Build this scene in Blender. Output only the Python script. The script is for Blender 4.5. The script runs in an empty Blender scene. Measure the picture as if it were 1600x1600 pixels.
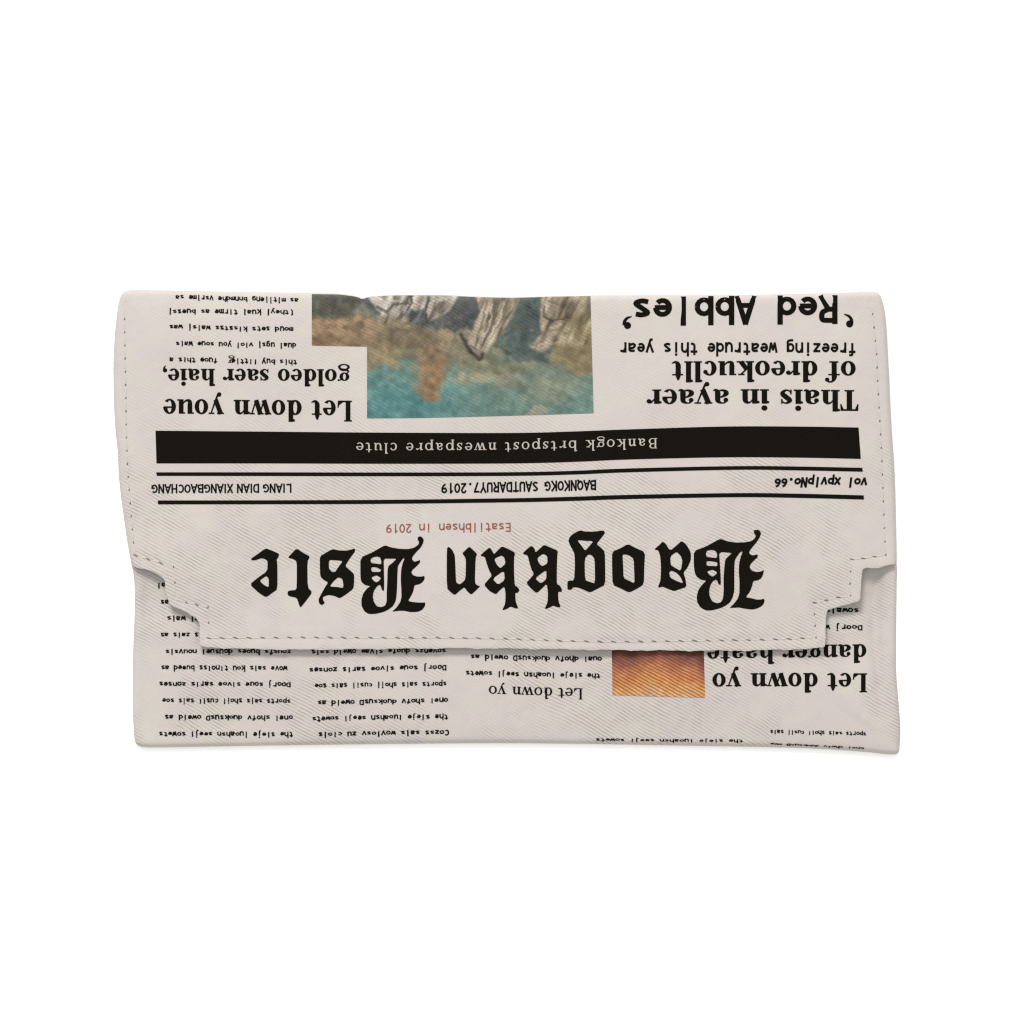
import bpy, math, random
import numpy as np
from mathutils import Vector
from mathutils.geometry import delaunay_2d_cdt

# ------------------------------------------------------------------ camera, world, lamps, exposure
K = 0.00025                    # metres per photo pixel on the table: the bag is about 0.30 m wide
CAM_H = 1.3                    # camera height above the table (m)
sc = bpy.context.scene
sc.render.engine = 'CYCLES'
sc.render.resolution_x = sc.render.resolution_y = 1024
sc.cycles.filter_width = 1.25
cam_data = bpy.data.cameras.new('camera')
cam_data.sensor_width = 36.0
cam_data.lens = 36.0 * CAM_H / (1600 * K)
cam_data.clip_start, cam_data.clip_end = 0.05, 20
cam = bpy.data.objects.new('camera', cam_data)
cam.location = (0, 0, CAM_H)
sc.collection.objects.link(cam)
sc.camera = cam

world = bpy.data.worlds.new('World')
sc.world = world
world.use_nodes = True
bg = world.node_tree.nodes['Background']
bg.inputs[0].default_value = (1.0, 0.995, 0.988, 1)
bg.inputs[1].default_value = 1.18


def softbox(name, loc, size, power, col):
    d = bpy.data.lights.new(name, 'AREA')
    d.shape = 'RECTANGLE'
    d.size, d.size_y = size
    d.energy = power
    d.color = col
    o = bpy.data.objects.new(name, d)
    o.location = loc
    o.rotation_euler = (-Vector(loc)).to_track_quat('-Z', 'Y').to_euler()
    sc.collection.objects.link(o)


softbox('studio_softbox', (-0.55, 2.3, 2.25), (1.0, 0.7), 132.0, (1.0, 0.99, 0.975))

sc.view_settings.view_transform = 'Standard'
sc.view_settings.look = 'None'
sc.view_settings.exposure = 0.0
sc.view_settings.gamma = 1.0

LIT = 1.95                      # light level of the shot: display value = base colour x LIT

rng = random.Random(7)


# ------------------------------------------------------------------ colour and material helpers
def lin(c):
    c = c / 255.0
    return c / 12.92 if c <= 0.04045 else ((c + 0.055) / 1.055) ** 2.4


def alb(r, g, b, k=1.0):
    return tuple(min(0.9, lin(v) / LIT * k) for v in (r, g, b)) + (1.0,)


bag = bpy.data.objects.new('clutch_bag', None)
sc.collection.objects.link(bag)
bag.empty_display_size = 0.05


class NT:
    def __init__(self, name):
        self.m = bpy.data.materials.new(name)
        self.m.use_nodes = True
        self.t = self.m.node_tree
        self.bsdf = self.t.nodes['Principled BSDF']

    def n(self, kind, **kw):
        nd = self.t.nodes.new(kind)
        for k, v in kw.items():
            setattr(nd, k, v)
        return nd

    def put(self, sock, v):
        if isinstance(v, bpy.types.NodeSocket):
            self.t.links.new(v, sock)
        else:
            sock.default_value = v

    def math(self, op, a, b=0.0, c=0.0, clamp=False):
        nd = self.n('ShaderNodeMath', operation=op, use_clamp=clamp)
        for i, v in enumerate((a, b, c)):
            self.put(nd.inputs[i], v)
        return nd.outputs[0]

    def noise(self, vec, scale, detail=2.0, rough=0.5):
        nd = self.n('ShaderNodeTexNoise')
        self.put(nd.inputs['Vector'], vec)
        nd.inputs['Scale'].default_value = scale
        nd.inputs['Detail'].default_value = detail
        nd.inputs['Roughness'].default_value = rough
        return nd.outputs['Fac']

    def ramp(self, v, a, b, lo=0.0, hi=1.0):
        nd = self.n('ShaderNodeMapRange', interpolation_type='SMOOTHSTEP')
        self.put(nd.inputs[0], v)
        for i, x in enumerate((a, b, lo, hi)):
            nd.inputs[i + 1].default_value = x
        return nd.outputs[0]

    def mix(self, fac, a, b, blend='MIX'):
        nd = self.n('ShaderNodeMix', data_type='RGBA', blend_type=blend)
        self.put(nd.inputs[0], fac)
        self.put(nd.inputs[6], a)
        self.put(nd.inputs[7], b)
        return nd.outputs[2]


def cloth_material(name, colour, depth=0.2, tint=None, attr=None, groove=None, rough=0.75, bump=0.35,
                   base_amt=0.0, ink_wear=0.0, spec=0.2, low=True):
    """Printed satin twill: diagonal ribs as relief, with darker grooves between the threads."""
    g = NT(name)
    tc = g.n('ShaderNodeTexCoord')
    tc.object = bag
    mp = g.n('ShaderNodeVectorMath', operation='SCALE')
    g.put(mp.inputs[0], tc.outputs['Object'])
    mp.inputs['Scale'].default_value = 1.0 / K
    pos = mp.outputs[0]                                   # bag space in photo-pixel units, y up
    sep = g.n('ShaderNodeSeparateXYZ')
    g.put(sep.inputs[0], pos)
    x, y = sep.outputs[0], sep.outputs[1]
    a = math.radians(29)
    p = g.math('ADD', g.math('MULTIPLY', x, math.sin(a)), g.math('MULTIPLY', y, math.cos(a)))
    wob = g.noise(pos, 0.006, 2)
    fine = g.noise(pos, 0.09, 2)
    p = g.math('ADD', p, g.math('MULTIPLY', wob, 22.0))
    p = g.math('ADD', p, g.math('MULTIPLY', fine, 2.2))
    s = g.math('SINE', g.math('MULTIPLY', p, 2 * math.pi / 4.9))
    s = g.math('MULTIPLY_ADD', s, 0.5, 0.5)
    gv = g.math('POWER', s, 2.0)                          # 1 in the groove between two ribs
    patch = g.ramp(g.noise(pos, 0.0085, 3, 0.6), 0.40, 0.60)
    speck = g.ramp(g.noise(pos, 0.05, 2, 0.6), 0.3, 0.7, 0.35, 1.0)
    low = g.ramp(y, 190.0, 40.0, 0.25, 1.0) if low else 1.0              # the flat half of the flap shows the ribs most
    amt = g.math('MULTIPLY', g.math('MULTIPLY', patch, speck), low)
    amt = g.math('MAXIMUM', amt, base_amt)
    grain = g.noise(pos, 0.35, 2, 0.7)
    if attr:
        at = g.n('ShaderNodeVertexColor', layer_name=attr)
        col = at.outputs[0]
    else:
        col = colour
    if tint:
        col = g.mix(g.ramp(g.noise(pos, 0.018, 3, 0.6), 0.35, 0.65), colour, tint)
        col = g.mix(g.ramp(grain, 0.2, 0.8, 0.0, 0.09), col, (0.2, 0.17, 0.15, 1))
    # where the ribs are pressed flat their grooves only average out
    flatg = g.math('MULTIPLY', g.math('SUBTRACT', 1.0, amt), 0.13)
    gfac = g.math('MULTIPLY', g.math('ADD', g.math('MULTIPLY', gv, amt), flatg), depth, clamp=True)
    if groove is None:
        groove = (0.10, 0.075, 0.06, 1)
    col = g.mix(gfac, col, groove)
    if ink_wear:
        w = g.ramp(g.noise(pos, 0.22, 3, 0.7), 0.55, 0.80, 0.0, ink_wear)
        col = g.mix(w, col, (0.25, 0.22, 0.2, 1))
    g.put(g.bsdf.inputs['Base Color'], col)
    g.bsdf.inputs['Roughness'].default_value = rough
    g.bsdf.inputs['Specular IOR Level'].default_value = spec
    hgt = g.math('MULTIPLY', g.math('SUBTRACT', 1.0, gv), g.math('MULTIPLY_ADD', amt, 0.8, 0.2))
    hgt = g.math('ADD', hgt, g.math('MULTIPLY', grain, 0.8))
    hgt = g.math('ADD', hgt, g.math('MULTIPLY', g.noise(pos, 0.045, 3), 2.5))
    bp = g.n('ShaderNodeBump')
    bp.inputs['Strength'].default_value = bump
    bp.inputs['Distance'].default_value = 1.2 * K
    g.put(bp.inputs['Height'], hgt)
    g.put(g.bsdf.inputs['Normal'], bp.outputs[0])
    return g.m


def plain_material(name, col, rough=0.8):
    g = NT(name)
    tc = g.n('ShaderNodeTexCoord')
    nz = g.noise(tc.outputs['Object'], 900.0, 2)
    g.put(g.bsdf.inputs['Base Color'], g.mix(g.ramp(nz, 0.2, 0.8, 0, 0.12), col, tuple(c * 0.7 for c in col[:3]) + (1,)))
    g.bsdf.inputs['Roughness'].default_value = rough
    g.bsdf.inputs['Specular IOR Level'].default_value = 0.2
    return g.m


M_CLOTH = cloth_material('printed_twill', alb(218, 208, 205), 0.50, tint=alb(219, 213, 204), bump=0.30)
M_INK = cloth_material('black_ink', (0.0040, 0.0030, 0.0020, 1), 0.3, groove=(0.010, 0.008, 0.006, 1), bump=0.2, rough=0.9,
                       ink_wear=0.01, spec=0.03)
M_RED = cloth_material('red_ink', alb(150, 78, 68), 0.2, bump=0.2, ink_wear=0.5)
M_WHITE = cloth_material('pale_reversed_print', alb(196, 188, 176), 0.2, bump=0.2)
M_PIC = cloth_material('printed_picture', None, 0.50, attr='print', groove=(0.075, 0.07, 0.05, 1), bump=0.35, base_amt=0.55, low=False)
M_SUN = cloth_material('printed_sunset', None, 0.8, attr='print', groove=(0.05, 0.012, 0.006, 1), bump=0.35, base_amt=0.9, low=False)
M_THREAD = plain_material('thread', alb(216, 207, 200))
M_HOLE = plain_material('needle_hole', (0.10, 0.085, 0.075, 1))


# ------------------------------------------------------------------ geometry helpers (photo pixels -> metres)
def world_pos(px, py, pz):
    """A photo pixel and a height above the table (pixel units) to metres."""
    f = (CAM_H - pz * K) / CAM_H
    return (px - 800) * K * f, (800 - py) * K * f, pz * K


def dist_poly(P, line):
    """Distance of points P (n,2) to an open polyline."""
    line = np.asarray(line, float)
    best = np.full(len(P), 1e9)
    for a, b in zip(line[:-1], line[1:]):
        ab = b - a
        t = np.clip(((P - a) @ ab) / max(ab @ ab, 1e-9), 0, 1)
        d = np.hypot(*(P - a - t[:, None] * ab).T)
        best = np.minimum(best, d)
    return best


def inside(P, poly):
    poly = np.asarray(poly, float)
    x, y = P[:, 0], P[:, 1]
    r = np.zeros(len(P), bool)
    for (x0, y0), (x1, y1) in zip(poly, np.roll(poly, -1, 0)):
        c = (y0 > y) != (y1 > y)
        with np.errstate(divide='ignore', invalid='ignore'):
            r ^= c & (x < (x1 - x0) * (y - y0) / (y1 - y0 + 1e-12) + x0)
    return r


def resample(line, step):
    line = np.asarray(line, float)
    seg = np.hypot(*np.diff(line, axis=0).T)
    s = np.concatenate([[0], np.cumsum(seg)])
    n = max(1, int(round(s[-1] / step)))
    t = np.linspace(0, s[-1], n + 1)
    return np.stack([np.interp(t, s, line[:, 0]), np.interp(t, s, line[:, 1])], 1)


def chaikin(poly, n=1, k=0.22, closed=True):
    poly = np.asarray(poly, float)
    for _ in range(n):
        nx = np.roll(poly, -1, 0)
        q, r = poly * (1 - k) + nx * k, poly * k + nx * (1 - k)
        if closed:
            poly = np.stack([q, r], 1).reshape(-1, 2)
        else:
            poly = np.concatenate([poly[:1], np.stack([q[:-1], r[:-1]], 1).reshape(-1, 2), poly[-1:]])
    return poly


_w = np.random.RandomState(11)
_waves = [(_w.uniform(0, 6.28), _w.uniform(0, 6.28), L, amp) for L, amp in
          [(520, 1.9), (430, 1.6), (300, 1.1), (260, 0.9), (190, 0.6), (150, 0.5), (110, 0.28), (90, 0.2), (60, .10), (48, .07)]]


def ripple(P, seed=0.0):
    z = np.zeros(len(P))
    for a, ph, L, amp in _waves:
        u = (P[:, 0] * math.cos(a + seed) + P[:, 1] * math.sin(a + seed)) * 2 * math.pi / L
        z += amp * np.sin(u + ph + seed * 3 + 0.6 * np.sin(u * 0.37 + ph))
    return z


def roll(d, r):
    t = np.clip(d / r, 0, 1)
    return np.sqrt(np.clip(1 - (1 - t) ** 2, 0, 1))


# ------------------------------------------------------------------ outlines read from the photograph
FLAP_TOP = [(206, 886), (202, 865), (197, 835), (192, 800), (188, 770), (185, 740), (184, 705), (181, 680), (178.5, 650), (177, 600),
            (177, 560), (179, 525), (182, 495), (185, 474), (189, 460), (196, 453.5), (210, 452.5), (300, 454), (420, 456.5), (500, 457),
            (540, 458.5), (556, 462), (566, 465.5), (580, 462), (620, 460), (690, 460), (740, 462.5), (800, 464), (850, 462.5),
            (930, 461), (1000, 461), (1080, 460.5), (1180, 460), (1260, 458.5), (1330, 456.5), (1365, 455.5), (1373, 457.5),
            (1378, 466), (1382, 482), (1385, 505), (1387, 545), (1389.5, 590), (1391.5, 640), (1394, 680), (1397, 720), (1399, 770),
            (1400, 820), (1401, 860), (1401, 880)]
FLAP_LOW = [(1401, 880), (1388, 883), (1376, 886.5), (1362, 888), (1351, 888), (1347, 891), (1346, 914), (1344, 935), (1341, 939.5),
            (1323, 945), (1306, 950.5), (1291, 953), (1290.5, 984), (1289, 1012), (1265, 1014), (1180, 1016.5), (1100, 1017),
            (1030, 1016.5), (954, 1016), (830, 1014), (710, 1013), (600, 1014), (479, 1015.5), (400, 1014.5), (330, 1012), (312.5, 1010),
            (311.5, 993), (311.5, 976), (308, 966.5), (296, 959), (282, 953), (265, 946), (262, 935), (258.5, 919), (257, 904.5),
            (249, 899), (240, 894.5), (226, 889.5), (206, 886)]
BODY_OUT = [(196, 470), (202, 464), (560, 472), (800, 472), (1364, 466), (1372, 476), (1382, 700), (1394, 868), (1402, 882), (1401, 910),
            (1400.5, 950), (1400, 1000), (1400, 1050), (1403, 1085), (1405.5, 1115), (1407, 1140), (1405.5, 1165), (1405, 1176),
            (1400, 1179), (1385, 1178.5), (1350, 1174.5), (1300, 1171), (1250, 1168.5), (1180, 1167), (1100, 1165.5), (1010, 1164),
            (930, 1162.5), (800, 1161), (700, 1161.5), (600, 1162.5), (480, 1164), (380, 1165.5), (300, 1167), (235, 1168),
            (217, 1166.5), (210.5, 1160), (208.5, 1140), (207.5, 1110), (207, 1060), (208, 1010), (210, 965), (211, 930), (209, 900),
            (205, 880), (200, 840), (188, 700), (186, 560)]
STITCH = [(194.5, 478), (195, 530), (196, 574), (197, 645), (198, 695), (200, 740), (203, 780), (206, 820), (209, 850), (212, 868),
          (232, 874), (252, 880), (271, 886), (273, 902), (274, 920), (273, 935), (290, 941), (308, 945), (325, 949), (326, 972),
          (326, 997), (400, 996.5), (480, 996), (600, 996.5), (700, 996.5), (790, 998), (870, 1001), (950, 1003), (1040, 1002), (1100, 1001), (1180, 1000),
          (1230, 998.5), (1275, 996), (1273, 970), (1272, 941.5), (1290, 938), (1310, 933.5), (1329, 931), (1328, 914), (1329, 893),
          (1331, 874), (1350, 872.5), (1371, 869), (1384, 867), (1383, 850), (1381, 809), (1379.5, 765), (1378, 722), (1376, 680),
          (1373.6, 640), (1371, 590), (1370, 557), (1367, 525), (1364, 495), (1361, 470)]
_low = resample(chaikin(FLAP_LOW, 1, 0.10, closed=False), 4.0)
_s = np.arange(len(_low))
_low[1:-1, 1] += (0.55 * np.sin(_s * .31) + .45 * np.sin(_s * .83 + 1) + .3 * np.sin(_s * 1.9))[1:-1]
_low[1:-1, 0] += (0.45 * np.sin(_s * .47 + 2) + .3 * np.sin(_s * 1.3))[1:-1]
FLAP_OUT = chaikin(FLAP_TOP, 1, closed=False).tolist()[:-1] + _low.tolist()[:-1]
BODY_OUTC = chaikin(BODY_OUT, 1)
FT = chaikin(FLAP_TOP, 1, closed=False)


def body_base(P):
    d = dist_poly(P, np.vstack([BODY_OUTC, BODY_OUTC[:1]]))
    z = 4 + 11 * roll(d, 7.5) + 8 * (1 - np.exp(-d / 90.0))
    fade = np.clip(d / 30, 0, 1)
    z += ripple(P, 1.3) * 0.8 * fade
    # soft crease inside the right seam, diagonal pulls at the lower right corner
    x, y = P[:, 0], P[:, 1]
    z -= 5.0 * np.exp(-((x - 1371 - 6 * np.sin(y / 55.0)) / 9.0) ** 2) * np.clip((y - 880) / 30, 0, 1) * np.clip((1130 - y) / 60, 0, 1)
    z -= 1.3 * np.exp(-((x - 226) / 8.0) ** 2) * np.clip((y - 900) / 40, 0, 1) * np.clip((1165 - y) / 30, 0, 1)
    for cx, cy, a, L, w, h in [(1352, 1134, 33, 42, 3.5, 1.0), (1362, 1150, 36, 36, 3.0, 1.0), (1330, 1120, 30, 40, 4.0, .7),
                               (1340, 905, 25, 26, 3.0, .8), (246, 912, 28, 22, 4, .9), (292, 962, 30, 22, 3, .9), (232, 935, 62, 40, 7, 1.0)]:
        c, s = math.cos(math.radians(a)), math.sin(math.radians(a))
        u, v = (x - cx) * c + (y - cy) * s, -(x - cx) * s + (y - cy) * c
        z -= h * np.exp(-(u / L) ** 2 - (v / w) ** 2)
    return z


def body_z(P):
    # the panel sinks where the flap's steps leave it uncovered
    x, y = P[:, 0], P[:, 1]
    side = np.exp(-((x - 245) / 60.0) ** 2) + np.exp(-((x - 1350) / 55.0) ** 2)
    d = dist_poly(P, np.vstack([BODY_OUTC, BODY_OUTC[:1]]))
    return body_base(P) - 8.5 * side * np.exp(-((y - 925) / 55.0) ** 2) * np.clip(d / 25, 0, 1) - 2.5 * np.exp(-((y - 1018) / 26.0) ** 2) * np.clip(d / 60, 0, 1)


def flap_z(P):
    d = dist_poly(P, FT)
    dl = dist_poly(P, FLAP_LOW)
    ds = dist_poly(P, STITCH)
    x, y = P[:, 0], P[:, 1]
    z = 7 + 14 * roll(d, 7.5) + 8 * (1 - np.exp(-d / 90.0))
    z += ripple(P, 0.0) * np.clip(d / 40, 0, 1)
    base = body_base(P) + 4.6
    k = 2.0
    z = np.where(inside(P, BODY_OUTC), k * np.logaddexp(z / k, base / k), z)
    # the free edge lifts a little, most at the right-hand steps
    lift = 4.0 * np.exp(-((x - 1345) / 90.0) ** 2 - ((y - 905) / 60.0) ** 2) + 3.2 * np.exp(-((x - 250) / 70.0) ** 2 - ((y - 905) / 55.0) ** 2)
    lift += 1.2 * np.exp(-((y - 1016) / 30.0) ** 2)
    z += lift
    z -= 1.0 * np.exp(-(ds / 4.0) ** 2)                       # the seam pulls the cloth in
    z -= 0.9 * (1 - roll(dl, 2.5)) * np.clip(d / 8, 0, 1)     # turned hem
    # small dents along the fold
    for cx, w, h in [(566, 16, 5), (800, 40, 2), (1000, 60, 1.5)]:
        z -= h * np.exp(-((x - cx) / w) ** 2) * np.exp(-((y - 460) / 26.0) ** 2)
    return z


def cdt(points, loop):
    n = len(loop)
    vs = [Vector((float(a), float(b))) for a, b in loop] + [Vector((float(a), float(b))) for a, b in points]
    r = delaunay_2d_cdt(vs, [(i, (i + 1) % n) for i in range(n)], [], 1, 1e-5, False)
    P = np.array([(v.x, v.y) for v in r[0]])
    F = np.array([tuple(f) for f in r[2]])
    F = F[inside(P[F].mean(1), np.asarray(loop))]
    return P, [tuple(int(i) for i in f) for f in F]


def panel_points(loop, step):
    lo = np.asarray(loop)
    x0, y0 = lo.min(0)
    x1, y1 = lo.max(0)
    gx, gy = np.meshgrid(np.arange(x0, x1, step), np.arange(y0, y1, step))
    gx = gx + (np.arange(gx.shape[0]) % 2)[:, None] * step * 0.5
    G = np.stack([gx.ravel(), gy.ravel()], 1)
    closed = np.vstack([lo, lo[:1]])
    G = G[inside(G, lo)]
    G = G[dist_poly(G, closed) > 11]
    ring = resample(closed, 5.0)[:-1]
    tang = np.roll(ring, -1, 0) - np.roll(ring, 1, 0)
    tang /= np.hypot(*tang.T)[:, None] + 1e-9
    nrm = np.stack([-tang[:, 1], tang[:, 0]], 1)
    test = ring + nrm * 3
    if inside(test, lo).mean() < 0.5:
        nrm = -nrm
    extra = []
    for off in (0.7, 2.0, 4.2, 7.5):
        q = ring + nrm * off
        ok = inside(q, lo) & (dist_poly(q, closed) > off * 0.85)
        extra.append(q[ok])
    return ring, np.vstack([G] + extra)


def make_object(name, verts, faces, mats, parent=None, smooth=True, face_mats=None, flat=None):
    me = bpy.data.meshes.new(name)
    me.from_pydata([tuple(map(float, v)) for v in verts], [], faces)
    for m in mats:
        me.materials.append(m)
    sm = np.full(len(me.polygons), smooth)
    if flat is not None:
        sm[flat] = False
    me.polygons.foreach_set('use_smooth', sm)
    if face_mats is not None:
        me.polygons.foreach_set('material_index', np.asarray(face_mats, np.int32))
    me.update()
    o = bpy.data.objects.new(name, me)
    sc.collection.objects.link(o)
    o.parent = parent
    return o


def lift_points(P, z):
    f = (CAM_H - z * K) / CAM_H
    return np.stack([(P[:, 0] - 800) * K * f, (800 - P[:, 1]) * K * f, z * K], 1)


def orient(P, faces, up=True):
    out = []
    for f in faces:
        a, b, c = (P[i] for i in f[:3])
        cr = (b[0] - a[0]) * (c[1] - a[1]) - (b[1] - a[1]) * (c[0] - a[0])
        # photo y runs down, so a negative cross product faces up
        out.append(tuple(f) if (cr < 0) == up else tuple(reversed(f)))
    return out


def boundary(faces):
    e = {}
    for f in faces:
        for a, b in zip(f, f[1:] + f[:1]):
            e[(a, b)] = True
    return [(a, b) for (a, b) in e if (b, a) not in e]


def make_panel(name, loop, step, ztop, zbot, parent, shared_rim):
    ring, pts = panel_points(loop, step)
    P, F = cdt(pts, ring)
    F = orient(P, F)
    zt = ztop(P)
    zb = zbot(P, zt)
    n = len(P)
    V = np.vstack([lift_points(P, zt), lift_points(P, zb)])
    # the underside keeps the same plan position as the top
    V[n:, :2] = V[:n, :2]
    faces = list(F) + [tuple(i + n for i in reversed(f)) for f in F]
    k = len(faces)
    walls = [(b, a, a + n, b + n) for a, b in boundary(F)]
    faces += walls
    flat = np.arange(k, len(faces)) if not shared_rim else None
    return make_object(name, V, faces, [M_CLOTH], parent, flat=flat)


# ------------------------------------------------------------------ setting
back = make_object('backdrop', [(-2, -2, 0), (2, -2, 0), (2, 2, 0), (-2, 2, 0)], [(0, 1, 2, 3)], [], smooth=False)
_b = NT('white_paper')
_tc = _b.n('ShaderNodeTexCoord')
_b.put(_b.bsdf.inputs['Base Color'], _b.mix(_b.noise(_tc.outputs['Object'], 40.0, 3), (0.90, 0.90, 0.885, 1), (0.92, 0.92, 0.905, 1)))
_b.bsdf.inputs['Roughness'].default_value = 0.9
_b.bsdf.inputs['Specular IOR Level'].default_value = 0.1
back.data.materials.append(_b.m)
back['kind'] = 'structure'
back['label'] = 'plain white backdrop surface under the bag'

# ------------------------------------------------------------------ the bag
bag['label'] = 'flat clutch bag in off-white newspaper print with a stepped stitched flap'
bag['category'] = 'clutch bag'


def body_bot(P, zt):
    d = dist_poly(P, np.vstack([BODY_OUTC, BODY_OUTC[:1]]))
    return 3.2 - 3.1 * roll(d, 10)


body = make_panel('body', BODY_OUTC, 6.0, body_z, body_bot, bag, True)
body['label'] = 'lower front panel in newspaper print'
flap = make_panel('flap', FLAP_OUT, 5.0, flap_z, lambda P, zt: zt - 3.6, bag, False)
flap['label'] = 'folded-over front flap with stepped lower corners'


# ------------------------------------------------------------------ lettering: pens and alphabets
def smooth_path(pts, n=5):
    p = np.asarray(pts, float)
    q = np.vstack([2 * p[0] - p[1], p, 2 * p[-1] - p[-2]])
    out = []
    for i in range(1, len(q) - 2):
        a, b, c, d = q[i - 1:i + 3]
        for t in np.linspace(0, 1, n, endpoint=False):
            out.append(0.5 * (2 * b + (c - a) * t + (2 * a - 5 * b + 4 * c - d) * t * t + (3 * b - a - 3 * c + d) * t ** 3))
    out.append(q[-2])
    return np.array(out)


def pen(pts, w, curve=True):
    """A stroke of varying width as a row of quads."""
    p = np.asarray(pts, float)
    ww = np.full(len(p), w, float) if np.isscalar(w) else np.asarray(w, float)
    pw = np.column_stack([p, ww])
    if curve and len(p) > 2:
        pw = smooth_path(pw)
    xy, wd = pw[:, :2], np.maximum(pw[:, 2], 0.02)
    t = np.gradient(xy, axis=0)
    t /= np.hypot(*t.T)[:, None] + 1e-9
    nr = np.stack([-t[:, 1], t[:, 0]], 1)
    L, R = xy + nr * wd[:, None] / 2, xy - nr * wd[:, None] / 2
    return [[L[i], R[i], R[i + 1], L[i + 1]] for i in range(len(xy) - 1)]


def lines(segs, w):
    """Straight strokes, each drawn on its own with ends a little extended."""
    out = []
    for s in segs:
        s = np.asarray(s, float)
        for a, b in zip(s[:-1], s[1:]):
            d = (b - a) / (np.hypot(*(b - a)) + 1e-9)
            out += pen([a - d * w * 0.25, b + d * w * 0.25], w, False)
    return out


def ring(cx, cy, rx, ry, wx, wy, a0=0, a1=360, n=22):
    out = []
    a = np.radians(np.linspace(a0, a1, n + 1))
    o = np.stack([cx + rx * np.cos(a), cy + ry * np.sin(a)], 1)
    i = np.stack([cx + (rx - wx) * np.cos(a), cy + (ry - wy) * np.sin(a)], 1)
    return [[i[k], o[k], o[k + 1], i[k + 1]] for k in range(n)]


def rect(x0, y0, x1, y1):
    return [[(x0, y0), (x1, y0), (x1, y1), (x0, y1)]]


def ball(cx, cy, r, n=10):
    return [[(cx + r * math.cos(i * 2 * math.pi / n), cy + r * math.sin(i * 2 * math.pi / n)) for i in range(n)]]


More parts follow.
